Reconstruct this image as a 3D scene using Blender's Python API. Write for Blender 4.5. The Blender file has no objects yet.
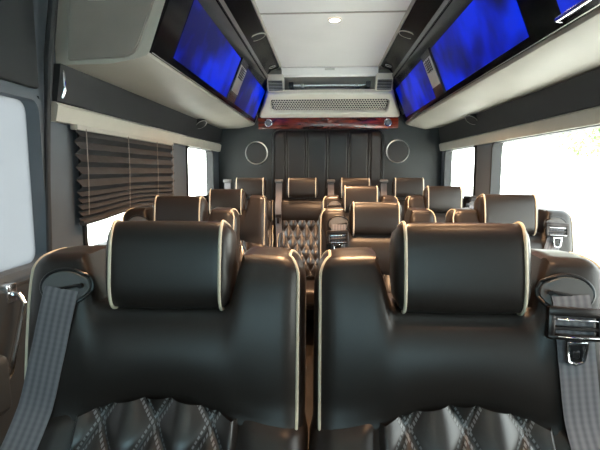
import bpy, bmesh, math, random
from mathutils import Vector, Matrix
random.seed(4)
C = bpy.context.scene.collection
sc = bpy.context.scene
PI = math.pi

# ------------------------------------------------------------------ materials
def mat(name, col, rough=.5, metal=0., spec=.5, noise=0., nscale=40., bump=0., bscale=400., emis=None, estr=0., coat=0.):
    m = bpy.data.materials.new(name); m.use_nodes = True
    nt = m.node_tree; b = nt.nodes['Principled BSDF']
    b.inputs['Base Color'].default_value = (*col, 1)
    b.inputs['Roughness'].default_value = rough
    b.inputs['Metallic'].default_value = metal
    b.inputs['Specular IOR Level'].default_value = spec
    b.inputs['Coat Weight'].default_value = coat
    tc = nt.nodes.new('ShaderNodeTexCoord')
    if noise:
        n = nt.nodes.new('ShaderNodeTexNoise'); n.inputs['Scale'].default_value = nscale; n.inputs['Detail'].default_value = 5
        nt.links.new(tc.outputs['Object'], n.inputs['Vector'])
        r = nt.nodes.new('ShaderNodeValToRGB')
        r.color_ramp.elements[0].position = .3; r.color_ramp.elements[1].position = .7
        r.color_ramp.elements[0].color = tuple(c*(1-noise) for c in col)+(1,)
        r.color_ramp.elements[1].color = tuple(min(1, c*(1+noise)) for c in col)+(1,)
        nt.links.new(n.outputs['Fac'], r.inputs['Fac']); nt.links.new(r.outputs['Color'], b.inputs['Base Color'])
    if bump:
        n = nt.nodes.new('ShaderNodeTexNoise'); n.inputs['Scale'].default_value = bscale; n.inputs['Detail'].default_value = 3
        nt.links.new(tc.outputs['Object'], n.inputs['Vector'])
        bp = nt.nodes.new('ShaderNodeBump'); bp.inputs['Strength'].default_value = bump; bp.inputs['Distance'].default_value = .002
        nt.links.new(n.outputs['Fac'], bp.inputs['Height']); nt.links.new(bp.outputs['Normal'], b.inputs['Normal'])
    if emis:
        b.inputs['Emission Color'].default_value = (*emis, 1); b.inputs['Emission Strength'].default_value = estr
    return m

QA, QB, QZ = .080, .140, .826      # diamond width, height, height of the top crossing
LEA = (.018, .0140, .0120)
leather = mat('black_leather', LEA, .37, noise=.12, nscale=6, bump=.05, bscale=380, spec=.42)
M = dict(
 leather=leather,
 pipe=mat('cream_piping', (.62, .55, .42), .45),
 gusset=mat('grey_leather', (.16, .15, .14), .45, bump=.1),
 base=mat('seat_metal', (.03, .03, .032), .5, metal=.4),
 belt=None,
 bezel=mat('grey_plastic', (.10, .10, .10), .42),
 black=mat('black_plastic', (.008, .008, .009), .35),
 buckle=mat('gunmetal_plastic', (.035, .03, .029), .28, metal=.6),
 chrome=mat('chrome', (.75, .76, .78), .14, metal=1),
 steel=mat('brushed_steel', (.55, .53, .5), .3, metal=.9, noise=.08, nscale=60),
 satin=mat('satin_black', (.002, .002, .0025), .22, spec=.12),
 silver=mat('silver_paint', (.74, .69, .60), .35, metal=.15, spec=.6, noise=.04, nscale=10),
 cream=mat('cream_vinyl', (.45, .425, .365), .55, noise=.05, nscale=8, bump=.08),
 beige=mat('beige_plastic', (.385, .36, .31), .5, noise=.05, nscale=5),
 taupe=mat('taupe_plastic', (.23, .2, .175), .55, noise=.08, nscale=6, bump=.1),
 darkvinyl=mat('charcoal_vinyl', (.014, .0145, .0155), .55, noise=.15, nscale=8, bump=.15, bscale=500),
 gloss=mat('gloss_black', (.002, .002, .0025), .12, spec=.12),
 mahog=mat('dark_glossy_burl', (.018, .010, .008), .2, noise=.5, nscale=12, coat=.15),
 headliner=mat('pale_headliner', (.84, .82, .79), .7, noise=.03, nscale=3, bump=.1),
 wallgrey=mat('grey_wall_vinyl', (.085, .10, .115), .6, noise=.1, nscale=6, bump=.15),
 walldark=mat('dark_wall_vinyl', (.019, .022, .023), .55, noise=.12, nscale=6, bump=.15, bscale=500),
 floor=None,
 blind=mat('blind_fabric', (.030, .029, .031), .8, noise=.15, nscale=30, bump=.1),
 rubber=mat('black_rubber', (.01, .01, .011), .6),
 doorm=mat('door_plastic', (.018, .021, .023), .5, noise=.12, nscale=5, bump=.1),
 mesh=mat('speaker_mesh', (.012, .012, .013), .6, noise=.3, nscale=300),
 lamp=mat('lamp_lens', (.9, .88, .8), .4, emis=(1, .86, .68), estr=9),
 asphalt=mat('pale_concrete', (.78, .76, .72), .9, noise=.1, nscale=2),
 leaf=mat('green_leaves', (.20, .30, .10), .6, noise=.4, nscale=2),
 bark=mat('bark', (.4, .36, .3), .9, noise=.3, nscale=8),
)
# quilted leather with two rows of pale stitches on each side of the creases
def nmath(nt, op, a, b=None, c=None):
    n = nt.nodes.new('ShaderNodeMath'); n.operation = op
    for i, v in enumerate((a, b, c)):
        if v is None: continue
        if isinstance(v, (int, float)): n.inputs[i].default_value = v
        else: nt.links.new(v, n.inputs[i])
    return n.outputs[0]
def quilt_mat():
    m = leather.copy(); m.name = 'quilted_leather'; nt = m.node_tree; b = nt.nodes['Principled BSDF']; b.inputs['Roughness'].default_value = .33; b.inputs['Specular IOR Level'].default_value = .7
    tc = nt.nodes.new('ShaderNodeTexCoord'); s = nt.nodes.new('ShaderNodeSeparateXYZ')
    nt.links.new(tc.outputs['Object'], s.inputs[0])
    xa = nmath(nt, 'DIVIDE', s.outputs[0], QA)
    zb = nmath(nt, 'DIVIDE', nmath(nt, 'SUBTRACT', s.outputs[2], QZ), QB)
    u = nmath(nt, 'ADD', xa, zb); v = nmath(nt, 'SUBTRACT', xa, zb)
    def line(p, q):
        d = nmath(nt, 'ABSOLUTE', nmath(nt, 'SUBTRACT', nmath(nt, 'FRACT', nmath(nt, 'ADD', p, 100.5)), .5))
        on = nmath(nt, 'LESS_THAN', nmath(nt, 'ABSOLUTE', nmath(nt, 'SUBTRACT', d, .062)), .022)
        dash = nmath(nt, 'LESS_THAN', nmath(nt, 'FRACT', nmath(nt, 'ADD', nmath(nt, 'MULTIPLY', q, 13), 100)), .62)
        return nmath(nt, 'MULTIPLY', on, dash)
    f = nmath(nt, 'MAXIMUM', line(u, v), line(v, u))
    mix = nt.nodes.new('ShaderNodeMix'); mix.data_type = 'RGBA'
    nt.links.new(f, mix.inputs['Factor'])
    src = b.inputs['Base Color'].links[0].from_socket
    nt.links.new(src, mix.inputs[6]); mix.inputs[7].default_value = (.17, .175, .18, 1)
    nt.links.new(mix.outputs[2], b.inputs['Base Color'])
    return m
M['quilt'] = quilt_mat()
def belt_mat():
    m = mat('belt_webbing', (.12, .12, .13), .6); nt = m.node_tree; b = nt.nodes['Principled BSDF']
    uv = nt.nodes.new('ShaderNodeUVMap'); uv.uv_map = 'uv'
    s = nt.nodes.new('ShaderNodeSeparateXYZ'); nt.links.new(uv.outputs[0], s.inputs[0])
    w = nmath(nt, 'SINE', nmath(nt, 'MULTIPLY', s.outputs[0], 2*PI*5))
    w2 = nmath(nt, 'SINE', nmath(nt, 'MULTIPLY', s.outputs[1], 2*PI*11))
    f = nmath(nt, 'ADD', nmath(nt, 'MULTIPLY', w, .34), nmath(nt, 'ADD', nmath(nt, 'MULTIPLY', w2, .06), .5))
    r = nt.nodes.new('ShaderNodeValToRGB')
    r.color_ramp.elements[0].color = (.09, .085, .095, 1); r.color_ramp.elements[1].color = (.20, .19, .20, 1)
    nt.links.new(f, r.inputs['Fac']); nt.links.new(r.outputs['Color'], b.inputs['Base Color'])
    return m
M['belt'] = belt_mat()
def wood_mat(name, c1, c2, scale, rough, axis_stretch):
    m = mat(name, c1, rough, coat=.4); nt = m.node_tree; b = nt.nodes['Principled BSDF']
    tc = nt.nodes.new('ShaderNodeTexCoord'); mp = nt.nodes.new('ShaderNodeMapping'); mp.inputs['Scale'].default_value = axis_stretch
    nt.links.new(tc.outputs['Object'], mp.inputs['Vector'])
    n = nt.nodes.new('ShaderNodeTexNoise'); n.inputs['Scale'].default_value = scale; n.inputs['Detail'].default_value = 8; n.inputs['Distortion'].default_value = 1.2
    nt.links.new(mp.outputs[0], n.inputs['Vector'])
    r = nt.nodes.new('ShaderNodeValToRGB'); r.color_ramp.elements[0].position = .35; r.color_ramp.elements[1].position = .68
    r.color_ramp.elements[0].color = (*c1, 1); r.color_ramp.elements[1].color = (*c2, 1)
    nt.links.new(n.outputs['Fac'], r.inputs['Fac']); nt.links.new(r.outputs['Color'], b.inputs['Base Color'])
    return m
M['wood'] = wood_mat('red_burl_wood', (.025, .004, .003), (.24, .028, .012), 9, .2, (1, 1, 6))
M['floor'] = wood_mat('dark_plank_floor', (.012, .010, .008), (.035, .026, .02), 6, .45, (6, .7, 1))
def screen_mat():
    m = mat('blue_screen', (.001, .0015, .01), .3, spec=.05); nt = m.node_tree; b = nt.nodes['Principled BSDF']
    tc = nt.nodes.new('ShaderNodeTexCoord')
    n = nt.nodes.new('ShaderNodeTexNoise'); n.inputs['Scale'].default_value = 4.2; n.inputs['Detail'].default_value = 2.5; n.inputs['Distortion'].default_value = .25
    nt.links.new(tc.outputs['Object'], n.inputs['Vector'])
    r = nt.nodes.new('ShaderNodeValToRGB'); e = r.color_ramp.elements
    e[0].position = .42; e[0].color = (.0, .001, .08, 1); e[1].position = .64; e[1].color = (.0, .026, .78, 1)
    k = e.new(.53); k.color = (.0, .008, .36, 1)
    nt.links.new(n.outputs['Fac'], r.inputs['Fac']); nt.links.new(r.outputs['Color'], b.inputs['Emission Color'])
    b.inputs['Emission Strength'].default_value = .56
    return m
M['screen'] = screen_mat()
def glass_mat(name, tint, gloss=.08, haze=0.):
    m = bpy.data.materials.new(name); m.use_nodes = True; nt = m.node_tree; nt.nodes.clear()
    o = nt.nodes.new('ShaderNodeOutputMaterial'); t = nt.nodes.new('ShaderNodeBsdfTransparent'); t.inputs[0].default_value = (*tint, 1)
    g = nt.nodes.new('ShaderNodeBsdfGlossy'); g.inputs['Roughness'].default_value = .02
    mx = nt.nodes.new('ShaderNodeMixShader'); mx.inputs[0].default_value = gloss
    nt.links.new(t.outputs[0], mx.inputs[1]); nt.links.new(g.outputs[0], mx.inputs[2])
    last = mx.outputs[0]
    if haze:
        tr = nt.nodes.new('ShaderNodeBsdfTranslucent'); tr.inputs[0].default_value = (.78, .82, .84, 1)
        m2 = nt.nodes.new('ShaderNodeMixShader'); m2.inputs[0].default_value = haze
        nt.links.new(last, m2.inputs[1]); nt.links.new(tr.outputs[0], m2.inputs[2]); last = m2.outputs[0]
    nt.links.new(last, o.inputs[0]); return m
M['glass'] = glass_mat('window_glass', (.93, .97, .95), .05)
M['privacy_haze'] = glass_mat('privacy_flare_glass', (.05, .055, .058), .06, .26)  # dark privacy tint; the translucent haze stands in for pale flare over the door
M['screenglass'] = glass_mat('windscreen_glass', (.64, .80, .84), .06)
M['tinted'] = glass_mat('tinted_glass', (.38, .42, .42), .08)

# ------------------------------------------------------------------ mesh helpers
def obj(name, bm, m, parent=None, smooth=35, loc=None):
    me = bpy.data.meshes.new(name)
    bmesh.ops.recalc_face_normals(bm, faces=bm.faces)
    bm.to_mesh(me); bm.free()
    me.materials.append(m)
    if smooth:
        for p in me.polygons: p.use_smooth = True
        me.set_sharp_from_angle(angle=math.radians(smooth))
    return link(name, me, parent, loc)
def link(name, me, parent=None, loc=None):
    o = bpy.data.objects.new(name, me); C.objects.link(o)
    if parent: o.parent = parent
    if loc: o.location = loc
    return o
def thing(name, label, cat, loc=(0, 0, 0), rz=0, group=None):
    o = bpy.data.objects.new(name, None); C.objects.link(o); o.empty_display_size = .05
    o.location = loc; o.rotation_euler = (0, 0, rz)
    return tag(o, label, cat, group)
def tag(o, label, cat, group=None):
    o['label'] = label; o['category'] = cat
    if group: o['group'] = group
    return o
def struct(o, label=None):
    o['kind'] = 'structure'
    if label: o['label'] = label
    return o
def box(bm, x0, x1, y0, y1, z0, z1, bev=0., seg=2, mtx=None):
    r = bmesh.ops.create_cube(bm, size=1)
    vs = r['verts']
    for v in vs:
        v.co = Vector((x0+(v.co.x+.5)*(x1-x0), y0+(v.co.y+.5)*(y1-y0), z0+(v.co.z+.5)*(z1-z0)))
    if bev:
        es = list({e for v in vs for e in v.link_edges})
        rr = bmesh.ops.bevel(bm, geom=es, offset=bev, segments=seg, affect='EDGES', profile=.5)
        vs = list({v for f in rr['faces'] for v in f.verts} | {v for v in vs if v.is_valid})
    if mtx is not None:
        bmesh.ops.transform(bm, matrix=mtx, verts=[v for v in vs if v.is_valid])
    return vs
def tube(bm, pts, r, seg=8, closed=False, flat=1.):
    pts = [Vector(p) for p in pts]; n = len(pts); rings = []
    up = None
    for i, p in enumerate(pts):
        a = pts[(i-1) % n] if (closed or i > 0) else p
        b = pts[(i+1) % n] if (closed or i < n-1) else p
        t = (b-a).normalized()
        if up is None:
            up = t.orthogonal().normalized()
        s = (up - t*up.dot(t))
        s = s.normalized() if s.length > 1e-6 else t.orthogonal().normalized()
        up = s; q = t.cross(s)
        rr = r(i/(n-1)) if callable(r) else r
        rings.append([bm.verts.new(p + (s*math.cos(2*PI*k/seg) + q*math.sin(2*PI*k/seg)*flat)*rr) for k in range(seg)])
    m = n if closed else n-1
    for i in range(m):
        A, B = rings[i], rings[(i+1) % n]
        off = 0
        if closed and i == n-1:   # match the twist of the frame
            off = min(range(seg), key=lambda k: (A[0].co-B[k].co).length)
        for k in range(seg):
            bm.faces.new((A[k], A[(k+1) % seg], B[(k+1+off) % seg], B[(k+off) % seg]))
    if not closed:
        bm.faces.new(rings[0][::-1]); bm.faces.new(rings[-1])
def prism(bm, prof, y0, y1, axis='y'):
    """closed polygon prof [(a,b)] extruded; axis y: (x,z), x: (y,z), z: (x,y)"""
    def P(a, b, c):
        return {'y': (a, c, b), 'x': (c, a, b), 'z': (a, b, c)}[axis]
    A = [bm.verts.new(P(a, b, y0)) for a, b in prof]; B = [bm.verts.new(P(a, b, y1)) for a, b in prof]
    n = len(prof)
    fs = [bm.faces.new(A[::-1]), bm.faces.new(B)]
    for i in range(n): fs.append(bm.faces.new((A[i], A[(i+1) % n], B[(i+1) % n], B[i])))
    return A+B, fs
def disc(bm, c, n, r, h, seg=32, r2=None, bev=0):
    """short cylinder standing on c along direction n"""
    mt = Matrix.Translation(Vector(c)) @ Vector((0, 0, 1)).rotation_difference(Vector(n).normalized()).to_matrix().to_4x4() @ Matrix.Translation((0, 0, h/2))
    bmesh.ops.create_cone(bm, cap_ends=True, segments=seg, radius1=r, radius2=r if r2 is None else r2, depth=h, matrix=mt)
def ring(bm, c, n, R, r, seg=36, sx=1., sy=1.):
    q = Vector((0, 0, 1)).rotation_difference(Vector(n).normalized())
    pts = [Vector(c)+q @ Vector((R*sx*math.cos(2*PI*i/seg), R*sy*math.sin(2*PI*i/seg), 0)) for i in range(seg)]
    tube(bm, pts, r, 8, True)
def rrect(hw, hd, r, nf=24, nc=6, ns=4):
    """rounded rectangle, counter-clockwise from the left front, even sampling of its front and back"""
    r = min(r, hw*.98, hd*.98); out = []
    for i in range(nf+1): out.append((-(hw-r)+2*(hw-r)*i/nf, -hd))
    for i in range(1, nc): a = -PI/2+PI/2*i/nc; out.append((hw-r+r*math.cos(a), -hd+r+r*math.sin(a)))
    for i in range(ns+1): out.append((hw, -(hd-r)+2*(hd-r)*i/ns))
    for i in range(1, nc): a = PI/2*i/nc; out.append((hw-r+r*math.cos(a), hd-r+r*math.sin(a)))
    for i in range(nf+1): out.append(((hw-r)-2*(hw-r)*i/nf, hd))
    for i in range(1, nc): a = PI/2+PI/2*i/nc; out.append((-hw+r+r*math.cos(a), hd-r+r*math.sin(a)))
    for i in range(ns+1): out.append((-hw, (hd-r)-2*(hd-r)*i/ns))
    for i in range(1, nc): a = PI+PI/2*i/nc; out.append((-hw+r+r*math.cos(a), -hd+r+r*math.sin(a)))
    return out
def smooth01(t): t = max(0., min(1., t)); return t*t*(3-2*t)

# ------------------------------------------------------------------ the seat
W = .2125           # half width
LEAN = .17
def lean(z): return (max(z, .5)-1.05)*LEAN + .33*(max(.60, min(.86, z))-.86)*smooth01((.88-z)/.08)
TOP = 1.086; REC = 1.0
def zt_up(x):
    a = abs(x); c = .042
    d = 0
    if a > W-c: d = c-math.sqrt(max(0, c*c-(min(a, W)-(W-c))**2))
    rec = REC*smooth01((.122-a)/.024)
    return TOP - d*.8 - .082*rec + .004*math.cos(a/W*PI)*(1-rec)
def zb_up(x):
    a = abs(x)/W
    if REC == 0: return .905
    return .798 + .042*(math.cos(min(a, .92)/.92*PI)*.5+.5)
def up_y(x, y, z, t):
    """pillow shape of the upper cushion; y<0 is the front"""
    if y < 0:
        f = (-y/.055)
        y -= f*.016*max(0, math.sin(PI*min(1, max(0, t))))**.6*(1-.5*(abs(x)/W)**4)
    return y
def front_up(x, z):
    zb, zt = zb_up(x), zt_up(x); t = (z-zb)/(zt-zb)
    return .055 + up_y(x, -.055, z, t) + lean(z)
def loft(bm, hw, hd, r, zb, zt, R, yfun, nz=18, hwf=None, nf=34):
    rings = []
    def add(ins, t, dz, ys=1.):
        h = hw-ins
        pts = rrect(h, max(hd-ins, .001), max(r-ins*.5, .008), nf)
        rg = []
        for x, y in pts:
            b, tt = zb(x), zt(x)
            z = b+(tt-b)*t+dz
            X = x*(hwf(z) if hwf else 1)
            yy = yfun(x, y*ys, z, t)
            rg.append(bm.verts.new((X, .055+yy+lean(z), z)))
        rings.append(rg)
    for s in (0, .35, .7): add(R, 0, -.002*s, s)
    for k in range(6): a = PI/2*k/6; add(R*(1-math.sin(a)), 0, R*(1-math.cos(a)))
    for k in range(nz+1): add(0, k/nz, R*(1-2*k/nz))
    for k in range(5, -1, -1): a = PI/2*k/6; add(R*(1-math.sin(a)), 1, -R*(1-math.cos(a)))
    for s in (.7, .35, 0): add(R, 1, .002*(1-s), s)
    n = len(rings[0])
    for i in range(len(rings)-1):
        for k in range(n):
            try: bm.faces.new((rings[i][k], rings[i][(k+1) % n], rings[i+1][(k+1) % n], rings[i+1][k]))
            except ValueError: pass
    bmesh.ops.remove_doubles(bm, verts=bm.verts, dist=1e-5)
    return rings
def pipe_loop(side, zlo, zhi, hw, hd, r, yfun, zb, zt, R, nz=26, hwf=None, kk=.28):
    """front corner up, over the top, down the back corner"""
    pts = []
    k = r*kk
    def P(t, y, dz, ins=0):
        x = (hw-k-ins*.7)*side
        b, tt = zb(x), zt(x)
        z = b+(tt-b)*t+dz
        X = x*(hwf(z) if hwf else 1)
        return Vector((X, .055+yfun(x, y, z, min(1, t))+lean(z), z))
    yc = hd-k
    pts.append(P(0, -yc+R*.6, 0, R))
    for i in range(nz+1): pts.append(P(i/nz, -yc, R*(1-2*i/nz)))
    for i in range(5, -1, -1):
        a = PI/2*i/6; pts.append(P(1, -(yc-R*(1-math.sin(a))), -R*(1-math.cos(a)), R*(1-math.sin(a))))
    for s in (.5, 0, -.5): pts.append(P(1, -s*(yc-R), .001, R))
    for i in range(0, 6):
        a = PI/2*i/6; pts.append(P(1, (yc-R*(1-math.sin(a))), -R*(1-math.cos(a)), R*(1-math.sin(a))))
    for i in range(nz, -1, -1): pts.append(P(i/nz, yc, R*(1-2*i/nz)))
    return pts
# lower back
def zt_lo(x): return zb_up(x)+.03
def zb_lo(x): return .47
def hw_lo(z): return 1.0+.032*smooth01((.825-z)/.04)
def lo_y(x, y, z, t):
    if y < 0:
        f = -y/.05
        y -= f*(.016*REC*smooth01((abs(x)-.118)/.02)*smooth01((z-.47)/.05))
        y -= f*(.012*math.sin(PI*min(1, max(0, t))))
    return y
def front_lo(x, z):
    t = (z-.47)/(zt_lo(x)-.47)
    return .055+lo_y(x, -.05, z, t)+lean(z)

mesh_cache = {}
def part(key, builder, mname, parent, smooth=50, name=None):
    if key not in mesh_cache:
        bm = bmesh.new(); builder(bm)
        o = obj(name or key, bm, M[mname], parent, smooth); mesh_cache[key] = o.data
        return o
    return link(name or key, mesh_cache[key], parent)
def b_upper(bm): loft(bm, W, .055, .035, zb_up, zt_up, .02, up_y, 20)
def b_lower(bm): loft(bm, W-.001, .05, .035, zb_lo, zt_lo, .02, lo_y, 20, hw_lo)
def b_pipe_up(s):
    return lambda bm: tube(bm, pipe_loop(s, 0, 0, W, .055, .035, up_y, zb_up, zt_up, .02), .0025, 8)
def b_pipe_lo(s, back):
    def f(bm):
        p = pipe_loop(s, 0, 0, W-.001, .05, .035, lo_y, zb_lo, zt_lo, .02, hwf=hw_lo, kk=.2)
        tube(bm, p[-25:-1] if back else p[1:26], .003, 8)
    return f
def b_quilt(bm):
    nx, nz = 100, 150; hx = .124 if REC else .185; g = []
    for j in range(nz+1):
        row = []
        for i in range(nx+1):
            x = -hx+2*hx*i/nx
            z0, z1 = .49, zb_up(x)+.02
            z = z0+(z1-z0)*j/nz
            u = x/QA+(z-QZ)/QB; v = x/QA-(z-QZ)/QB
            h = (abs(math.sin(PI*u))*abs(math.sin(PI*v)))**.5
            e = min(1, min(i, nx-i)/5)*min(1, j/5)
            y = front_lo(x*.9, z)+.004-(.003+.021*h)*e + (1-e)*.008
            row.append(bm.verts.new((x, y, z)))
        g.append(row)
    for j in range(nz):
        for i in range(nx): bm.faces.new((g[j][i], g[j][i+1], g[j+1][i+1], g[j+1][i]))
HW = .085           # head rest half width
def hr_prof(s, n=40):
    pts = []
    for i in range(n):
        a = 2*PI*i/n; c, q = math.cos(a), math.sin(a)
        ex = 2/4.2
        y = abs(c)**ex*(1 if c > 0 else -1)*.046*s
        z = abs(q)**ex*(1 if q > 0 else -1)*.074*s
        if z > 0: z -= .30*(y+.046*s)*(z/.074)          # falls away to the back
        y += .16*z - .004*(1-(z/.074)**2)*(1 if y < 0 else 0)
        pts.append((y, z))
    return pts
HR0 = Vector((0, .028, 1.072))
def b_head(bm):
    stations = [(-HW-.016, 0.), (-HW-.0155, .45), (-HW-.012, .78), (-HW-.006, .93), (-HW, .985), (-HW+.012, 1.0), (-.045, 1.012), (0, 1.016), (.045, 1.012), (HW-.012, 1.0), (HW, .985), (HW+.006, .93), (HW+.012, .78), (HW+.0155, .45), (HW+.016, 0.)]
    rs = []
    for x, s in stations:
        rs.append([bm.verts.new((x, HR0.y+y, HR0.z+z)) for y, z in hr_prof(s if s > 0 else .001)])
    n = len(rs[0])
    for i in range(len(rs)-1):
        for k in range(n): bm.faces.new((rs[i][k], rs[i][(k+1) % n], rs[i+1][(k+1) % n], rs[i+1][k]))
    bmesh.ops.remove_doubles(bm, verts=bm.verts, dist=.0004)
def b_headpipe(s): return lambda bm: tube(bm, [(s*(HW+.001), HR0.y+y, HR0.z+z) for y, z in hr_prof(1.010)], .0026, 8, True)
def b_post(s): return lambda bm: tube(bm, [(s*.05, HR0.y+.01, .99), (s*.05, HR0.y+.005, 1.06)], .006, 10)
def b_cushion(bm):
    box(bm, -W+.002, W-.002, -.44, .03, .34, .47, .04, 5)
    for v in bm.verts:
        if v.co.z > .42: v.co.z += .012*math.cos(v.co.x/W*1.5)*math.cos((v.co.y+.2)/.24*1.4)
def b_cushpipe(s): return lambda bm: tube(bm, [(s*(W-.012), y, .469) for y in (-.40, -.3, -.2, -.1, .02)], .0035, 8)
def b_base(bm):
    box(bm, -.19, .19, -.38, .0, .30, .345, .008)
def b_leg(s):
    def f(bm):
        box(bm, s*.15-.018, s*.15+.018, -.34, -.30, 0.03, .31, .006)
        box(bm, s*.15-.018, s*.15+.018, -.08, -.04, 0.03, .31, .006)
        box(bm, s*.15-.025, s*.15+.025, -.38, .0, 0.0, .035, .006)
    return f
def oval_plate(bm, cx, cz, a, b, y, th, seg=36, lf=.2):
    pts = [(cx+a*math.cos(2*PI*i/seg), cz+b*math.sin(2*PI*i/seg)) for i in range(seg)]
    A = [bm.verts.new((x, y(x, z), z)) for x, z in pts]
    B = [bm.verts.new((cx+(x-cx)*.94, y(x, z)-th, cz+(z-cz)*.92)) for x, z in pts]
    bm.faces.new(B)
    bm.faces.new(A[::-1])
    for i in range(seg): bm.faces.new((A[i], A[(i+1) % seg], B[(i+1) % seg], B[i]))
def belt_mesh(bm, pts, w, th=.0016, tilt=None):
    """strip through pts; each pt (x,y,z); uv across and along"""
    uv = bm.loops.layers.uv.new('uv'); pts = [Vector(p) for p in pts]; n = len(pts); fr = []; bk = []; L = [0]
    NS = 6
    for i, p in enumerate(pts):
        a = pts[max(0, i-1)]; b = pts[min(n-1, i+1)]; t = (b-a).normalized()
        nrm = Vector((0, -1, 0)); s = t.cross(nrm).normalized(); nn = s.cross(t).normalized()
        if i: L.append(L[-1]+(p-pts[i-1]).length)
        fr.append([bm.verts.new(p+s*w*(k/NS-.5)+nn*th*.5) for k in range(NS+1)])
        bk.append([bm.verts.new(p+s*w*(k/NS-.5)-nn*th*.5) for k in range(NS+1)])
    def F(vs, us):
        f = bm.faces.new(vs)
        for l, q in zip(f.loops, us): l[uv].uv = q
    for i in range(n-1):
        for k in range(NS):
            q = [(k/NS, L[i]*10), ((k+1)/NS, L[i]*10), ((k+1)/NS, L[i+1]*10), (k/NS, L[i+1]*10)]
            F((fr[i][k], fr[i][k+1], fr[i+1][k+1], fr[i+1][k]), q)
            F((bk[i][k+1], bk[i][k], bk[i+1][k], bk[i+1][k+1]), q)
        F((fr[i][0], fr[i+1][0], bk[i+1][0], bk[i][0]), [(0, 0)]*4)
        F((fr[i][NS], bk[i][NS], bk[i+1][NS], fr[i+1][NS]), [(1, 0)]*4)
def add_belt(root, side, buckle, wb=.05, drop=-.045, up=(0, 0, 0)):
    bx = side*.140; bz = 1.034
    fy = lambda x, z: front_up(x, z)
    def fb(bm): oval_plate(bm, bx, bz, .036, .026, lambda x, z: fy(x, z)+.004, .010)
    bez = part('bezel%d' % side, fb, 'bezel', root, 40, 'belt_bezel'); bez['label'] = 'oval grey plastic belt guide'
    def fr(bm):
        tube(bm, [(bx+.037*math.cos(2*PI*i/40), fy(bx+.037*math.cos(2*PI*i/40), bz+.027*math.sin(2*PI*i/40))-.001, bz+.027*math.sin(2*PI*i/40)) for i in range(40)], .003, 8, True)
    part('bezring%d' % side, fr, 'black', bez, 40, 'bezel_rim')
    tl = .004*(-side)
    def fs(bm):
        tube(bm, [(bx-.026, fy(bx-.026, bz)-.0075, bz-tl), (bx, fy(bx, bz)-.0085, bz-.001), (bx+.026, fy(bx+.026, bz)-.0075, bz+tl)], .0026, 8)
        disc(bm, (bx-.026*side, fy(bx-.02, bz)-.005, bz+.003), (0, -1, 0), .004, .005, 14)
    part('slot%d' % side, fs, 'black', bez, 40, 'bezel_slot')
    dx = drop
    def fw(bm):
        pts = []
        zs = [bz-.001]+[bz-.008-.02*i for i in range(26)]
        for i, z in enumerate(zs):
            x = bx+(bz-z)*dx/.17
            xf = max(-W*.93, min(W*.93, x))
            if z > .80:
                y = min(fy(xf, max(z, .875)), fy(xf, 1.0)+lean(z)-lean(1.0) if z < .9 else 9) - .0045
            else:
                y = fy(xf, .875)-.012+lean(z)-lean(.86)
            if i == 0: y += -.005
            elif i < 5: y -= .008*(1-i/5)
            pts.append((x, y, z))
        belt_mesh(bm, pts, wb)
    b = part('belt%d_%s_%g' % (side, buckle, drop), fw, 'belt', root, 60, 'seat_belt'); b['label'] = 'grey woven seat belt webbing'
    if buckle:
        kz = bz-.040; kx = bx+.003
        def fk(bm):
            mt = Matrix.Translation((kx, fy(bx, kz)-.014, kz)) @ Matrix.Rotation(math.atan(LEAN)*-1, 4, 'X') @ Matrix.Rotation(math.radians(3*side), 4, 'Y')
            h, v = .038, .024
            box(bm, -h, h, -.006, .006, v-.014, v, .003, 2, mt)
            box(bm, -h, h, -.006, .006, -v, -v+.008, .003, 2, mt)
            box(bm, -h, -h+.010, -.0055, .0055, -v+.001, v-.001, .003, 2, mt)
            box(bm, h-.010, h, -.0055, .0055, -v+.001, v-.001, .003, 2, mt)
            box(bm, -h+.004, h-.004, -.004, .004, -.010, -.004, .0015, 1, mt)
        kb = part('buckle%d' % side, fk, 'buckle', b, 40, 'belt_buckle'); kb.location = up
        def fi(bm):
            mt = Matrix.Translation((kx, fy(bx, kz)-.014, kz)) @ Matrix.Rotation(math.atan(LEAN)*-1, 4, 'X') @ Matrix.Rotation(math.radians(3*side), 4, 'Y')
            box(bm, -.028, .026, -.0085, -.0045, .0045, .0075, .001, 1, mt)
            box(bm, -.026, .030, -.0085, -.0045, -.0205, -.018, .001, 1, mt)
        part('bars%d' % side, fi, 'chrome', b, 40, 'buckle_bar').location = up
        def ft(bm):
            y = fy(bx, kz-.03)-.014; z0 = kz-.024
            pts = [(kx-.013, y, z0), (kx-.013, y, z0-.012), (kx-.010, y-.001, z0-.032), (kx, y-.001, z0-.036), (kx+.010, y-.001, z0-.032), (kx+.013, y, z0-.012), (kx+.013, y, z0)]
            tube(bm, pts, .0028, 8)
            box(bm, kx-.014, kx+.014, y-.003, y+.001, z0-.006, z0-.001, .001, 1)
        tg = part('tongue%d' % side, ft, 'chrome', b, 40, 'belt_tongue'); tg.location = up
        def fc(bm):
            y = fy(bx, kz-.03)-.012; z0 = kz-.024
            box(bm, kx-.010, kx+.010, y-.001, y+.002, z0-.033, z0-.006, .002, 1)
            box(bm, kx-.006, kx+.006, y-.003, y+.002, z0-.028, z0-.015, .002, 1)
        part('core%d' % side, fc, 'black', b, 40, 'tongue_insert').location = up
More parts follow.
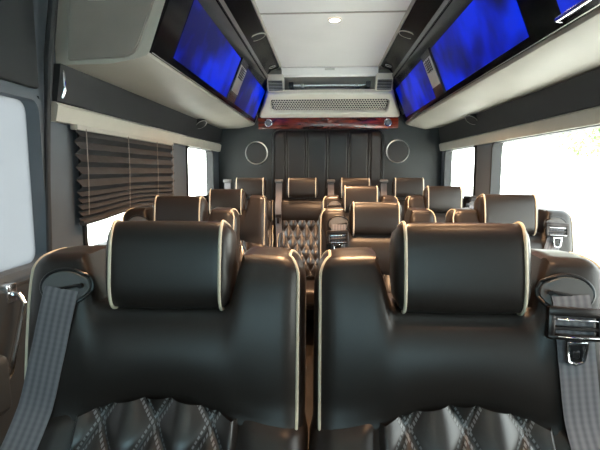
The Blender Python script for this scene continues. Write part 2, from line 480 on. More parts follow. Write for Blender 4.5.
def wall_belt(root, sx=-.212):
    """rear row: webbing coming down beside the head rest from a guide on the seat top"""
    def fw(bm):
        pts = [(sx, .045, 1.235), (sx, .035, 1.15), (sx, .02, 1.10), (sx, -.03, 1.04), (sx+.002, -.035, .98), (sx+.004, -.035, .9), (sx+.01, -.05, .8), (sx+.01, -.07, .7), (sx+.012, -.10, .6), (sx+.012, -.12, .49)]
        belt_mesh(bm, pts, .055)
    b = part('wallbelt', fw, 'belt', root, 60, 'seat_belt')
    def fg(bm):
        box(bm, sx-.036, sx+.036, .02, .06, 1.225, 1.250, .006, 2)
    part('guide', fg, 'bezel', root, 40, 'belt_guide')
    def fk(bm):
        box(bm, sx-.025, sx+.03, -.055, -.04, .945, .975, .004, 2); box(bm, sx-.012, sx+.016, -.058, -.042, .90, .95, .004, 2)
    part('rbuckle', fk, 'buckle', b, 40, 'belt_buckle')
def make_seat(label, x, y, hdz=0., hdy=0., hdx=0., hs=(1, 1, 1), belt=0, buckle=False, drop=-.045, rz=0, sc_=(1, 1, 1), group='reclining leather seats facing the front', rear=False, z=0, bup=(0, 0, 0)):
    t = thing('passenger_seat', label, 'seat', (x, y, z), rz, group); t.scale = sc_
    global REC
    if rear: REC = 0
    v = '_rear' if rear else ''
    u = part('backrest'+v, b_upper, 'leather', t, name='backrest')
    l = part('lower_backrest'+v, b_lower, 'leather', t, name='lower_backrest')
    part('quilted_panel'+v, b_quilt, 'quilt', t, 80, name='quilted_panel')['label'] = 'diamond quilted leather panel with pale double stitching'
    for k in (-1, 1):
        part('pu%d%s' % (k, v), b_pipe_up(k), 'pipe', u, name='piping')['label'] = 'cream piping'
        part('pl%d%s' % (k, v), b_pipe_lo(k, 0), 'pipe', l, name='piping')
        part('pb%d%s' % (k, v), b_pipe_lo(k, 1), 'pipe', l, name='piping')
    REC = 1
    h = part('headrest', b_head, 'leather', t)
    c = part('seat_cushion', b_cushion, 'leather', t)
    for k in (-1, 1):
        part('ph%d' % k, b_headpipe(k), 'pipe', h, name='piping')
        part('pc%d' % k, b_cushpipe(k), 'pipe', c, name='piping')
        part('post%d' % k, b_post(k), 'chrome', t, name='headrest_post')
        part('leg%d' % k, b_leg(k), 'base', t, 40, name='leg')
    h.location = (hdx, hdy, hdz)
    if hs != (1, 1, 1):
        h.scale = hs; h.location = (hdx, hdy+HR0.y*(1-hs[1]), hdz+HR0.z*(1-hs[2]))
    part('seat_frame', b_base, 'base', t, 40)
    if belt: add_belt(t, belt, buckle, drop=drop, up=bup)
    if rear: wall_belt(t)
    return t
FS = (1.10, 1, 1)
make_seat('black leather seat nearest on the left, grey belt falling from its oval guide, no buckle', -.299, .705, belt=-1, buckle=False, hdx=.012, hs=(.93, 1, 1), drop=-.032, sc_=FS)
make_seat('black leather seat nearest on the right, large dark buckle hanging on its shoulder', .183, .705, belt=1, buckle=True, hdx=-.002, hs=(.95, 1, 1), drop=.014, sc_=FS)
make_seat('seat standing alone behind the nearest left seat, beside the window blind', -.560, 1.58, belt=-1, drop=-.02, hdz=-.008, hdx=.006, hs=(.93, 1, 1))
make_seat('brown-lit seat in the second right-hand pair, next to the aisle, buckle left of its headrest', .157, 1.60, belt=-1, buckle=True, drop=-.004, hdz=-.018, hdx=-.008, hs=(.92, .95, .84), bup=(-.006, 0, -.004))
make_seat('pale-lit seat in the second right-hand pair, against the big bright window', .625, 1.60, belt=1, buckle=True, hdx=-.018, bup=(-.012, -.004, .028))
make_seat('single seat third from the front along the left wall, under the rear side window', -.565, 2.46, hdz=-.018, hdx=-.01)
make_seat('aisle seat in the third right-hand pair, its headrest peeping above the seat before it', .165, 2.46, belt=-1, buckle=True, drop=-.004, bup=(-.006, 0, .02))
make_seat('window seat in the third right-hand pair, in front of the small rear window', .625, 2.46, belt=1, buckle=False, hdx=-.015)
RL = ['rear bench seat in the left corner below the left round speaker', 'rear bench seat left of the middle, quilting seen down the aisle',
      'rear bench seat right of the middle, behind the aisle seats on the right', 'rear bench seat in the right corner below the right round speaker']
for xx, lb in zip((-.590, -.197, .196, .589), RL):
    make_seat(lb, xx, 3.36, hdz=.118, hs=(1.38, .95, 1.10), sc_=(.845, 1, .925), rear=True, group='seats of the rear row')

# ------------------------------------------------------------------ shell
CEIL = 1.96; YB = 3.60; YF = -1.7
def simple(name, fn, m, parent=None, smooth=30):
    bm = bmesh.new(); fn(bm); return obj(name, bm, M[m] if isinstance(m, str) else m, parent, smooth)
struct(simple('floor', lambda bm: box(bm, -.94, .94, YF, YB+.06, -.05, 0), 'floor'))
def f_ceil(bm):
    box(bm, -.94, .94, YF, 3.335, CEIL, CEIL+.05)
    box(bm, -.94, .94, 3.335, YB+.06, CEIL+.012, CEIL+.05)
struct(simple('ceiling', f_ceil, 'headliner'))
def wall(side, wins, mname):
    x0, x1 = (side*.88, side*.93)
    if x0 > x1: x0, x1 = x1, x0
    def f(bm):
        ys = [YF]+[v for w in wins for v in w[:2]]+[YB+.02]
        for i in range(0, len(ys), 2): box(bm, x0, x1, ys[i], ys[i+1], 0, CEIL)
        for a, b, z0, z1 in wins:
            box(bm, x0, x1, a, b, 0, z0); box(bm, x0, x1, a, b, z1, CEIL)
    return f
WL = [(-1.35, -.35, .95, 1.6), (.25, 1.325, .93, 1.44), (1.525, 2.44, .92, 1.385), (2.74, 3.40, .92, 1.385)]
WR = [(-1.35, -.35, .95, 1.6), (.10, 2.53, .86, 1.385), (2.79, 3.49, .92, 1.385)]
struct(simple('wall_left', wall(-1, WL, ''), 'wallgrey')); struct(simple('wall_right', wall(1, WR, ''), 'wallgrey'))
struct(simple('wall_back', lambda bm: box(bm, -.93, .93, YB, YB+.05, 0, CEIL+.01), 'walldark'))
def f_front(bm):
    box(bm, -.93, .93, YF-.05, YF, 0, 1.02); box(bm, -.93, .93, YF-.05, YF, 1.62, CEIL)
    box(bm, -.93, -.78, YF-.05, YF, 1.02, 1.62); box(bm, .78, .93, YF-.05, YF, 1.02, 1.62)
struct(simple('wall_front', f_front, 'walldark'))
def frame_yz(bm, x0, x1, a, b, z0, z1, t, r=.05):
    """rounded window rubber"""
    def loop(i):
        out = []
        for cy, cz, st in ((b-r, z1-r, 0), (a+r, z1-r, 1), (a+r, z0+r, 2), (b-r, z0+r, 3)):
            for k in range(5):
                an = PI/2*(st+k/4); out.append((cy+(r-i)*math.cos(an), cz+(r-i)*math.sin(an)))
        return out
    O, I = loop(-.004), loop(t); n = len(O)
    vs = [[bm.verts.new((x, y, z)) for y, z in L] for x in (x0, x1) for L in (O, I)]
    for k in range(n):
        q = (k+1) % n
        bm.faces.new((vs[0][k], vs[0][q], vs[1][q], vs[1][k])); bm.faces.new((vs[2][k], vs[3][k], vs[3][q], vs[2][q]))
        bm.faces.new((vs[0][k], vs[2][k], vs[2][q], vs[0][q])); bm.faces.new((vs[1][k], vs[1][q], vs[3][q], vs[3][k]))
def window(n, side, w, glass='glass', rubber='rubber'):
    a, b, z0, z1 = w
    def fg(bm): box(bm, side*.915-.002, side*.915+.002, a+.001, b-.001, z0+.001, z1-.001)
    g = struct(simple('window_%d' % n, fg, glass))
    def ff(bm): frame_yz(bm, side*.872, side*.925, a, b, z0, z1, .016)
    simple('window_frame', ff, rubber, g)
    return g
window(1, -1, WL[0], 'tinted'); window(2, -1, WL[1], 'privacy_haze', 'wallgrey'); window(3, -1, WL[2]); window(4, -1, WL[3])
window(5, 1, WR[0], 'tinted'); wr = window(6, 1, WR[1]); window(7, 1, WR[2])
simple('window_bar', lambda bm: box(bm, .895, .91, 1.42, 1.445, .93, 1.38, .002), 'cream', wr)
ws = struct(simple('window_8', lambda bm: box(bm, -.779, .779, YF-.03, YF-.025, 1.021, 1.619), 'screenglass'))
# left sliding door: dark inner panel, curved post trim, grab rail
def f_door(bm):
    box(bm, -.879, -.845, .18, 1.30, .02, .915, .012)
    box(bm, -.879, -.858, .18, 1.30, 1.455, 1.93, .008)
    box(bm, -.879, -.85, .18, .24, .96, 1.45, .005)
d = struct(simple('door_1', f_door, 'doorm'))
def f_post(bm):
    pts = [(-.80, 1.36, 1.955), (-.815, 1.36, 1.85), (-.838, 1.355, 1.70), (-.855, 1.345, 1.55), (-.862, 1.335, 1.40), (-.866, 1.32, 1.2), (-.862, 1.30, 1.0), (-.855, 1.27, .8), (-.85, 1.24, .5), (-.85, 1.22, .02)]
    sm = []
    for i in range(len(pts)-1):
        for k in range(4): sm.append(Vector(pts[i]).lerp(Vector(pts[i+1]), k/4))
    sm.append(Vector(pts[-1])); tube(bm, sm, lambda q: .014-.006*smooth01((q-.3)/.2), 10)
simple('door_seal', f_post, 'rubber', d)
def f_rail(bm):
    tube(bm, [(-.86, 1.10, .905), (-.825, 1.10, .90), (-.81, 1.095, .88), (-.81, 1.07, .82), (-.812, 1.03, .72), (-.825, 1.0, .68), (-.858, .99, .67)], .007, 10)
gr = tag(simple('grab_handle', f_rail, 'chrome'), 'slim curved chrome grab handle on the left door panel', 'handle')
simple('handle_mount', lambda bm: box(bm, -.879, -.842, 1.08, 1.12, .88, .93, .004), 'chrome', gr)
def f_arm(bm):
    box(bm, -.846, -.76, .45, .97, .66, .80, .02, 3)
    disc(bm, (-.775, .969, .755), (0, 1, 0), .008, .003, 14)
tag(simple('door_armrest', f_arm, 'walldark'), 'dark plastic armrest block low on the left door panel', 'armrest')

# sloped dark band between cream strip and the lockers + cream strips
for s, nm in ((-1, 'left'), (1, 'right')):
    y0 = 1.375 if s < 0 else -.3
    struct(simple('trim_%d' % (1 if s < 0 else 2), lambda bm: prism(bm, [(s*.879, 1.372), (s*.862, 1.374), (s*.852, 1.422), (s*.862, 1.432), (s*.879, 1.434)], y0, 3.59), 'cream'))
    struct(simple('trim_%d' % (3 if s < 0 else 4), lambda bm: prism(bm, [(s*.879, 1.436), (s*.864, 1.436), (s*.845, 1.548), (s*.879, 1.548)], y0+.015, 3.595), 'darkvinyl'))
# small chrome pull on the near end of the left dark band
def f_pull(bm): tube(bm, [(-.853, 1.41, 1.535), (-.846, 1.405, 1.52), (-.846, 1.405, 1.47), (-.855, 1.405, 1.447)], .0042, 8)
tag(simple('chrome_pull', f_pull, 'chrome'), 'small upright chrome pull at the near end of the left dark band', 'handle')

# ------------------------------------------------------------------ overhead lockers
def locker(s, y0, label, screens, plates):
    t = thing('overhead_locker', label, 'locker', (s*.86, y0, 1.55), 0, 'overhead lockers with screens')
    o = Vector((s*.86, y0, 1.55))
    def at(fn, name, m, par=t, sm=30):
        bm = bmesh.new(); fn(bm); bmesh.ops.translate(bm, vec=-o, verts=bm.verts)
        return obj(name, bm, M[m], par, sm)
    prof = [(s*.878, 1.556), (s*.74, 1.537), (s*.615, 1.568), (s*.592, 1.578), (s*.582, 1.592), (s*.468, 1.885), (s*.45, 1.958), (s*.878, 1.958)]
    if s < 0: prof = [(s*.878, 1.550), (s*.70, 1.553), (s*.615, 1.568), (s*.585, 1.578), (s*.576, 1.592), (s*.468, 1.885), (s*.45, 1.958), (s*.878, 1.958)]
    at(lambda bm: prism(bm, prof, y0, 3.57), 'locker_body', 'beige', sm=25)
    if s < 0:
        def fe(bm):
            pr = [(-.835, 1.562), (-.653, 1.570), (-.625, 1.582), (-.606, 1.61), (-.515, 1.835), (-.49, 1.93), (-.50, 1.95), (-.80, 1.95)]
            vs, fs = prism(bm, pr, y0-.010, y0+.01)
            bmesh.ops.bevel(bm, geom=list(bm.edges), offset=.004, segments=2, affect='EDGES')
        at(fe, 'end_panel', 'taupe')
        def fl(bm):
            box(bm, -.76, -.70, y0-.022, y0-.008, 1.735, 1.775, .006)
        at(fl, 'end_latch', 'cream')
    # display board on the slope
    a = Vector((s*.580, 0, 1.590)); b = Vector((s*.450, 0, 1.905)); u = (b-a).normalized(); n = Vector((-s*u.z, 0, s*u.x)); n = n if n.x*s < 0 else -n
    Lb = (b-a).length
    def slab(bm, ya, yb, ua, ub, h0, h1, bev=0.):
        vs = []
        for y in (ya, yb):
            for (uu, h) in ((ua, h0), (ub, h0), (ub, h1), (ua, h1)):
                p = a+u*uu+n*h; vs.append(bm.verts.new((p.x, y, p.z)))
        A, B = vs[:4], vs[4:]
        fs = [bm.faces.new(A), bm.faces.new(B[::-1])]
        for i in range(4): fs.append(bm.faces.new((A[i], B[i], B[(i+1) % 4], A[(i+1) % 4])))
        if bev: bmesh.ops.bevel(bm, geom=list({e for f in fs for e in f.edges}), offset=bev, segments=2, affect='EDGES')
    brd = at(lambda bm: slab(bm, y0+.002, 3.52, -.004, Lb, -.02, .008, .002), 'screen_surround', 'gloss')
    at(lambda bm: slab(bm, y0+.01, 3.50, -.002, .0005, .006, .0095), 'chrome_bead', 'steel', brd)
    at(lambda bm: slab(bm, y0+.01, 3.50, Lb-.03, Lb-.004, .007, .016, .003), 'top_rail', 'mahog', brd)
    for ya, yb in screens:
        at(lambda bm: slab(bm, ya, yb, .026, .242, .006, .0095), 'screen', 'screen')
    for ya, yb in plates:
        p = at(lambda bm: slab(bm, ya, yb, .02, .255, .006, .014, .002), 'divider_plate', 'mahog')
        at(lambda bm: slab(bm, ya+.012, yb-.012, .075, .22, .012, .017, .001), 'chrome_cover', 'steel', p)
        def fem(bm):
            for k in range(5): slab(bm, ya+.03, yb-.03, .155+.012*k, .161+.012*k, .0165, .0185)
            for k in range(3): slab(bm, ya+.035+.03*k, ya+.042+.03*k, .15, .215, .0165, .0190)
        at(fem, 'cover_emblem', 'gloss', p)
    return t, at, slab
locker(-1, 1.42, 'beige overhead locker on the left with taupe end face and two blue screens', [(1.60, 2.45), (2.67, 3.43)], [(2.47, 2.65)])
locker(1, -.2, 'long beige overhead locker on the right with three blue screens', [(.25, 1.225), (1.41, 2.31), (2.52, 3.40)], [(2.33, 2.50)])
def f_bar(bm): tube(bm, [(.568, 1.235, 1.60), (.553, 1.23, 1.602), (.553, .9, 1.602), (.553, .6, 1.602), (.565, .59, 1.60)], .006, 10)
tag(simple('chrome_rail', f_bar, 'chrome'), 'thin chrome rail below the nearest screen on the right locker', 'rail')

# ceiling consoles with round speakers and spots
for s in (-1, 1):
    y0 = 1.42 if s < 0 else -.2
    t = thing('ceiling_console', 'dark glossy console strip along the %s edge of the pale ceiling' % ('left' if s < 0 else 'right'), 'console', (s*.4, y0, 1.93), 0, 'dark ceiling consoles')
    o = Vector((s*.4, y0, 1.93))
    def at(fn, name, m, par=t, sm=30):
        bm = bmesh.new(); fn(bm); bmesh.ops.translate(bm, vec=-o, verts=bm.verts); return obj(name, bm, M[m], par, sm)
    at(lambda bm: prism(bm, [(s*.466, 1.890), (s*.440, 1.905), (s*.415, 1.930), (s*.372, 1.945), (s*.352, 1.959), (s*.466, 1.959)], y0, 3.30), 'console_body', 'satin')
    at(lambda bm: prism(bm, [(s*.352, 1.9595), (s*.356, 1.951), (s*.350, 1.948), (s*.342, 1.9595)], y0, 3.325), 'edge_bead', 'beige')
    for y in (2.5,):
        r = at(lambda bm: ring(bm, (s*.398, y, 1.933), (-s*.33, 0, -.95), .045, .003, 32), 'speaker_ring', 'silver')
        at(lambda bm: disc(bm, (s*.398, y, 1.936), (-s*.33, 0, -.95), .043, .005, 28), 'speaker_cone', 'mesh', r)
    for y in (3.2,)+((1.75,) if s < 0 else (.45, 1.1, 1.75)):  # far spot is a real fitting; the nearer ones are added, unseen, for warm light
        r = at(lambda bm: ring(bm, (s*.398, y, 1.932), (-s*.33, 0, -.95), .021, .003, 24), 'spot_and_fill_rim', 'steel')
        at(lambda bm: disc(bm, (s*.398, y, 1.936), (-s*.33, 0, -.95), .018, .004, 24), 'spot_and_fill_lens', 'lamp' if y < 2 else 'gloss', r)

# ceiling seams, lamp
def f_seam(bm):
    box(bm, -.345, .345, 2.215, 2.223, 1.9545, 1.9599); box(bm, -.345, .345, 1.0, 1.008, 1.9545, 1.9599)
struct(simple('trim_5', f_seam, 'beige'))
for y, lb in ((2.32, 'small oval lamp in the middle of the pale ceiling'), (1.1, 'small oval ceiling lamp nearest the camera'), (-.3, 'small oval ceiling lamp over the cab')):
    t = thing('ceiling_lamp', lb, 'lamp', (0.012, y, 1.955), 0, 'ceiling lamps')
    bm = bmesh.new(); ring(bm, (0, 0, .0), (0, 0, -1), .036, .004, 32, 1, .85); obj('lamp_bezel', bm, M['steel'], t)
    bm = bmesh.new(); disc(bm, (0, 0, .0035), (0, 0, -1), .030, .006, 28, .022); obj('lamp_lens', bm, M['lamp'], t)

# rear header: trim, recess, bar, brackets, vent, wood strip
struct(simple('trim_6', lambda bm: prism(bm, [(3.335, 1.9598), (3.325, 1.950), (3.335, 1.905), (3.350, 1.893), (3.375, 1.9), (3.375, 1.9598)], -.345, .345, 'x'), 'headliner'))
tag(simple('ceiling_latch', lambda bm: box(bm, -.035, .035, 3.318, 3.33, 1.935, 1.948, .003), 'steel'), 'little metal latch in the trim at the far end of the ceiling', 'latch')
def f_header(bm):
    # box around the recess
    box(bm, -.345, .345, 3.50, 3.599, 1.79, 1.96)
    box(bm, -.465, -.345, 3.42, 3.599, 1.79, 1.96)
    box(bm, .345, .465, 3.42, 3.599, 1.79, 1.96)
struct(simple('trim_7', f_header, 'beige'))
def f_gb(bm):
    tube(bm, [(-.27, 3.42, 1.845), (-.2, 3.42, 1.845), (0, 3.42, 1.845), (.2, 3.42, 1.845), (.27, 3.42, 1.845)], .009, 12)
gb = tag(simple('recess_bar', f_gb, 'chrome'), 'horizontal chrome bar across the recess above the air vent', 'bar')
for s in (-1, 1): simple('bar_bracket', lambda bm: box(bm, s*.20-.012, s*.20+.012, 3.405, 3.502, 1.833, 1.858, .003), 'steel', gb)
simple('bar_end', lambda bm: (box(bm, -.30, -.265, 3.40, 3.502, 1.83, 1.87, .004), box(bm, .265, .30, 3.40, 3.502, 1.83, 1.87, .004)), 'black', gb)
for s in (-1, 1):
    t = thing('corner_grille_box', 'small silver and grey mesh box at the %s side of the bar recess' % ('left' if s < 0 else 'right'), 'grille', (s*.39, 3.37, 1.84), 0, 'mesh boxes beside the recess')
    bm = bmesh.new()
    prism(bm, [(-.06, -.05), (-.06, .05), (.06, .05), (.06, -.05)], 0, .001, 'x'); bm.clear()
    vs, fs = prism(bm, [(-.075, .065), (-.01, -.042), (.048, -.05), (.048, .065)], -.060, .060, 'x')
    bmesh.ops.bevel(bm, geom=list(bm.edges), offset=.004, segments=2, affect='EDGES')
    obj('grille_housing', bm, M['silver'], t)
    bm = bmesh.new()
    for k in range(7):
        f = k/6
        box(bm, -.05, .05, -.052+f*.034-.003, -.052+f*.034+.004, .020-f*.056-.0025, .020-f*.056+.0025)
    obj('grille_slats', bm, M['mesh'], t)
# vent
VT = thing('air_vent', 'wide silver air vent with dark honeycomb grille above the wood strip', 'vent', (0, 3.46, 1.70))
def vent_pt(x, v, h=0):   # v 0 bottom..1 top ; h outwards
    y = 3.575-v*.215; z = 1.632+v*.150
    n = Vector((0, -.150, -.215)).normalized()
    return Vector((x, y, z))+n*h-Vector((0, 3.46, 1.70))
def vloop(hw, v0, v1, r, h, n=8, hwt=None):
    out = []; H = .262; rv = r/H
    for sx, vv, st in ((1, v1, 0), (-1, v1, 1), (-1, v0, 2), (1, v0, 3)):
        w = (hwt if (hwt and vv == v1) else hw)
        for k in range(n):
            an = PI/2*(st+k/(n-1))
            x = sx*(w-r)+r*math.cos(an); v = (vv-rv if vv == v1 else vv+rv)+rv*math.sin(an)
            out.append(vent_pt(x, v, h))
    return out
def f_vent(bm):
    L = [vloop(.540, 0, 1, .02, -.034, hwt=.465), vloop(.540, 0, 1, .02, .0, hwt=.465), vloop(.532, .03, .97, .02, .010, hwt=.455), vloop(.445, .22, .80, .035, .010), vloop(.438, .25, .77, .03, -.004), vloop(.438, .25, .77, .03, -.03)]
    rs = [[bm.verts.new(p) for p in l] for l in L]; n = len(rs[0])
    for i in range(len(rs)-1):
        for k in range(n): bm.faces.new((rs[i][k], rs[i][(k+1) % n], rs[i+1][(k+1) % n], rs[i+1][k]))
    bm.faces.new(rs[0][::-1]); bm.faces.new(rs[-1])
bm = bmesh.new(); f_vent(bm); obj('vent_housing', bm, M['silver'], VT, 30)
bm = bmesh.new(); L = vloop(.437, .25, .77, .03, -.022); bm.faces.new([bm.verts.new(p) for p in L]); obj('vent_cavity', bm, M['black'], VT, 0)
def f_hex(bm):
    nx = 44; nv = 6
    for j in range(nv):
        for i in range(nx):
            x = -.425+.85*(i+.5*(j % 2)+.25)/nx; v = .285+.45*(j+.5)/nv
            pts = [vent_pt(x+.0098*math.cos(PI/3*k+PI/6), v+.0098/.262*1.15*math.sin(PI/3*k+PI/6), -.006) for k in range(6)]
            tube(bm, pts, .0017, 4, True)
bm = bmesh.new(); f_hex(bm); obj('honeycomb_grille', bm, M['silver'], VT, 40)
wd = thing('wood_trim_strip', 'glossy red burl wood strip under the air vent', 'trim strip', (0, 3.57, 1.59))
bm = bmesh.new(); box(bm, -.55, .53, -.02, .028, -.045, .040, .006, 2); obj('wood_face', bm, M['wood'], wd)
for x in (-.47, .45):
    bm = bmesh.new(); ring(bm, (x, -.022, .0), (0, -1, 0), .026, .004, 28); r = obj('button_ring', bm, M['chrome'], wd)
    bm = bmesh.new(); disc(bm, (x, -.018, .0), (0, -1, 0), .022, .006, 24); disc(bm, (x, -.024, 0), (0, -1, 0), .010, .004, 20); obj('button', bm, M['bezel'], r)
# padded rear panel with double channels
PP = thing('padded_wall_panel', 'dark padded leather panel with upright double seams on the rear wall', 'wall panel', (-.01, 3.585, 1.0))
def f_pad(bm):
    hw = .425; z0, z1 = -.6, .535; N = 170; K = 40; r = .05
    seams = [-.335, -.315, -.175, -.155, -.01, .01, .155, .175, .315, .335]
    g = []
    for j in range(K+1):
        row = []
        for i in range(N+1):
            x = -hw+2*hw*i/N; top = z1-(r-math.sqrt(max(0, r*r-max(0, abs(x)-(hw-r))**2)))
            z = z0+(top-z0)*j/K
            d = min(abs(x-s) for s in seams)
            y = -.022+.011*math.exp(-(d/.0045)**2)
            e = min(1, min(i, N-i)/3, (K-j)/1.0); y = y*e+.012*(1-e)
            row.append(bm.verts.new((x, y, z)))
        g.append(row)
    for j in range(K):
        for i in range(N): bm.faces.new((g[j][i], g[j][i+1], g[j+1][i+1], g[j+1][i]))
bm = bmesh.new(); f_pad(bm); obj('padding', bm, M['leather'], PP, 60)
def f_pr(bm):
    hw = .435; r = .055; z1 = .545; pts = [(-hw, -.008, -.6), (-hw, -.008, 0)]
    for k in range(7): a = PI-PI/2*k/6; pts.append((-hw+r+r*math.cos(a), -.008, z1-r+r*math.sin(a)))
    for k in range(7): a = PI/2-PI/2*k/6; pts.append((hw-r+r*math.cos(a), -.008, z1-r+r*math.sin(a)))
    pts += [(hw, -.008, 0), (hw, -.008, -.6)]; tube(bm, pts, .007, 8)
bm = bmesh.new(); f_pr(bm); obj('panel_piping', bm, M['black'], PP, 60)
for x, z, lb in ((-.572, 1.362, 'left'), (.537, 1.372, 'right')):
    t = thing('wall_speaker', 'round dark speaker with silver rim on the rear wall, %s of the padded panel' % lb, 'speaker', (x, 3.595, z), 0, 'rear wall speakers')
    bm = bmesh.new(); ring(bm, (0, -.008, 0), (0, -1, 0), .087, .0045, 44); obj('speaker_rim', bm, M['steel'], t)
    bm = bmesh.new(); disc(bm, (0, .003, 0), (0, -1, 0), .084, .008, 40, .080); obj('speaker_mesh', bm, M['mesh'], t)
# ring reading lights on the dark side bands
def reading(s, y, z, lb):
    t = thing('reading_light', lb, 'light', (s*.828, y, z+.012), 0, 'ring reading lights')
    n = (-s*.55, -.3, -.8)
    bm = bmesh.new(); ring(bm, (0, 0, 0), n, .038, .002, 32); obj('light_rim', bm, M['steel'], t)
    bm = bmesh.new(); disc(bm, (s*.018, .01, .026), n, .036, .034, 28); obj('light_face', bm, M['darkvinyl'], t)
reading(-1, 2.92, 1.505, 'round chrome-rimmed reading light on the left dark band near the rear')
reading(1, 2.75, 1.505, 'round chrome-rimmed reading light on the right dark band near the rear')
# reading(-1, 1.50, 1.482, 'round reading light on the left dark band beside the chrome pull')

# ------------------------------------------------------------------ blind
BL = thing('pleated_blind', 'dark pleated blind half drawn over the left side window', 'blind', (-.856, 1.935, 1.37))
bm = bmesh.new(); box(bm, -.012, .014, -.475, .475, -.015, .002, .003); obj('headrail', bm, M['beige'], BL)
ys0, ys1 = -.468, .468
zs = [-.010]; p = .021
while zs[-1] > -.205: zs.append(zs[-1]-p)
p = .011
while zs[-1] > -.318: zs.append(zs[-1]-p)
def f_bl(bm):
    N = 24; g = []
    for j, z in enumerate(zs):
        f = max(0, (-z-.15)/.17)
        row = []
        for i in range(N+1):
            q = i/N; y = ys0+(ys1-ys0)*q
            amp = .017 if z > -.205 else .011
            x = (amp if j % 2 else -.006)
            zz = z+f*.022*(math.sin(PI*q)**2)*.9 - (.004 if j % 2 else 0)
            row.append(bm.verts.new((x, y, zz)))
        g.append(row)
    for j in range(len(g)-1):
        for i in range(N): bm.faces.new((g[j][i], g[j][i+1], g[j+1][i+1], g[j+1][i]))
bm = bmesh.new(); f_bl(bm); pl = obj('pleats', bm, M['blind'], BL, 10)
zz = zs[-1]
def f_br(bm):
    tube(bm, [(.006, ys0+(ys1-ys0)*i/20, zz-.006+.022*(math.sin(PI*i/20)**2)*.9) for i in range(21)], .009, 8)
bm = bmesh.new(); f_br(bm); obj('bottom_rail', bm, M['blind'], BL, 40)
for y in (-.43, -.10, .22, .44):
    bm = bmesh.new(); tube(bm, [(.0185, y, -.01), (.0185, y, -.15), (.0125, y, zz+.02)], .0016, 6); obj('cord', bm, M['taupe'], BL)

# ------------------------------------------------------------------ outside
gnd = struct(simple('ground', lambda bm: box(bm, -60, 60, -60, 60, -.9, -.62), 'asphalt'))
def tree(x, y, h, r, name, label, cat, n=1500, trunk=True):
    t = thing(name, label, cat, (x, y, -.62), random.random()*6, 'greenery outside the windows')
    bm = bmesh.new()
    if trunk:
        tube(bm, [(0, 0, 0), (.05, .03, h*.35), (0, .08, h*.6)], lambda q: .14*(1-.5*q), 10)
        for k in range(5):
            a = k*1.3; tube(bm, [(0, .05, h*.45), (math.cos(a)*r*.4, math.sin(a)*r*.4, h*.65), (math.cos(a)*r*.6, math.sin(a)*r*.6, h*.8)], .04, 6)
    else:
        for k in range(6):
            a = k*1.05; tube(bm, [(0, 0, 0), (math.cos(a)*r*.3, math.sin(a)*r*.3, h*.5)], .02, 5)
    obj('trunk' if trunk else 'stem', bm, M['bark'], t)
    bm = bmesh.new(); cz = h*.72 if trunk else h*.5; rz_ = h*.3 if trunk else h*.5
    blobs = [(random.uniform(-.5, .5)*r, random.uniform(-.5, .5)*r, cz+random.uniform(-.5, .5)*rz_, random.uniform(.4, .65)) for _ in range(9)]
    for _ in range(n):
        b = random.choice(blobs); d = Vector((random.gauss(0, 1), random.gauss(0, 1), random.gauss(0, 1))).normalized()*random.uniform(.6, 1)
        c = Vector((b[0], b[1], b[2]))+Vector((d.x*r*b[3], d.y*r*b[3], d.z*rz_*b[3]))
        if c.z < .02: c.z = .05
        L = .11 if trunk else .06
        u = Vector((random.gauss(0, 1), random.gauss(0, 1), random.gauss(0, .6))).normalized()*L; w = u.orthogonal().normalized()*L*.4
        q = [bm.verts.new(c-u), bm.verts.new(c+w), bm.verts.new(c+u), bm.verts.new(c-w)]; bm.faces.new(q)
    obj('foliage', bm, M['leaf'], t, 0)
tree(9.0, 14.5, 4.6, 2.2, 'tree', 'pale green tree beyond the big right window', 'tree')
tree(6.2, 7.0, 1.35, 1.0, 'bush', 'low bush outside the big right window', 'bush', 1200, False)
tree(4.5, 17.5, 1.6, 1.2, 'bush', 'low bush outside the small right rear window', 'bush', 1000, False)
tree(-7.5, 10.5, 4.2, 2.0, 'tree', 'tree beyond the left side windows', 'tree')

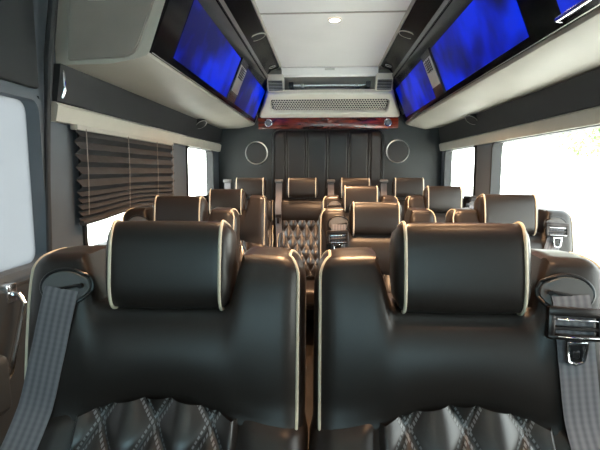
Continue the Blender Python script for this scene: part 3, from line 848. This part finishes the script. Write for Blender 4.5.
# ------------------------------------------------------------------ light
w = bpy.data.worlds.new('World'); sc.world = w; w.use_nodes = True; nt = w.node_tree
bg = nt.nodes['Background']
tc = nt.nodes.new('ShaderNodeTexCoord'); sp = nt.nodes.new('ShaderNodeSeparateXYZ'); nt.links.new(tc.outputs['Generated'], sp.inputs[0])
r = nt.nodes.new('ShaderNodeValToRGB'); r.color_ramp.elements[0].position = .0; r.color_ramp.elements[0].color = (1, .98, .95, 1)
r.color_ramp.elements[1].position = .7; r.color_ramp.elements[1].color = (.85, .92, 1, 1)
nt.links.new(sp.outputs[2], r.inputs[0]); nt.links.new(r.outputs[0], bg.inputs[0]); bg.inputs[1].default_value = 5.5
sun = bpy.data.lights.new('sun', 'SUN'); sun.energy = 14; sun.angle = math.radians(3); sun.color = (1, .95, .86)
so = bpy.data.objects.new('sun', sun); C.objects.link(so); so.rotation_euler = (math.radians(38), 0, math.radians(160))
def area(name, loc, sx, sy, e, col, rot=(0, 0, 0)):
    l = bpy.data.lights.new(name, 'AREA'); l.shape = 'RECTANGLE'; l.size = sx; l.size_y = sy; l.energy = e; l.color = col
    o = bpy.data.objects.new(name, l); C.objects.link(o); o.location = loc; o.rotation_euler = rot; return o
for y, e in ((-.3, 1), (1.1, 24), (2.32, 46)):
    l = bpy.data.lights.new('lamp_light', 'SPOT'); l.energy = e*3; l.color = (1, .58, .30); l.spot_size = math.radians(132); l.spot_blend = 1; l.shadow_soft_size = .03
    o = bpy.data.objects.new('lamp_light', l); C.objects.link(o); o.location = (.012, y, 1.945)
for s, y, e in ((-1, 3.2, 14), (1, 3.2, 14), (-1, 1.75, 3), (1, 1.75, 14), (1, 1.1, 10), (1, .45, 5)):   # far console spots, plus added unseen ones that warm the seats
    l = bpy.data.lights.new('spot_and_fill_light', 'SPOT'); l.energy = e*2.2; l.color = (1, .58, .30); l.spot_size = math.radians(88); l.spot_blend = 1; l.shadow_soft_size = .02
    o = bpy.data.objects.new('spot_and_fill_light', l); C.objects.link(o); o.location = (s*.395, y, 1.925)

# ------------------------------------------------------------------ camera
cam = bpy.data.cameras.new('camera'); cam.sensor_width = 36; cam.lens = 36*450/600; cam.clip_start = .02
co = bpy.data.objects.new('camera', cam); C.objects.link(co); sc.camera = co
pitch = math.atan(54/450); yaw = math.atan(24/450)
co.location = (-.035, 0, 1.22); co.rotation_euler = (PI/2-pitch, 0, yaw)
vs = sc.view_settings; vs.view_transform = 'Standard'; vs.look = 'None'; vs.gamma = 1; vs.use_curve_mapping = False; vs.exposure = .78
sc.cycles.max_bounces = 8; sc.cycles.transparent_max_bounces = 12; sc.cycles.sample_clamp_indirect = 6
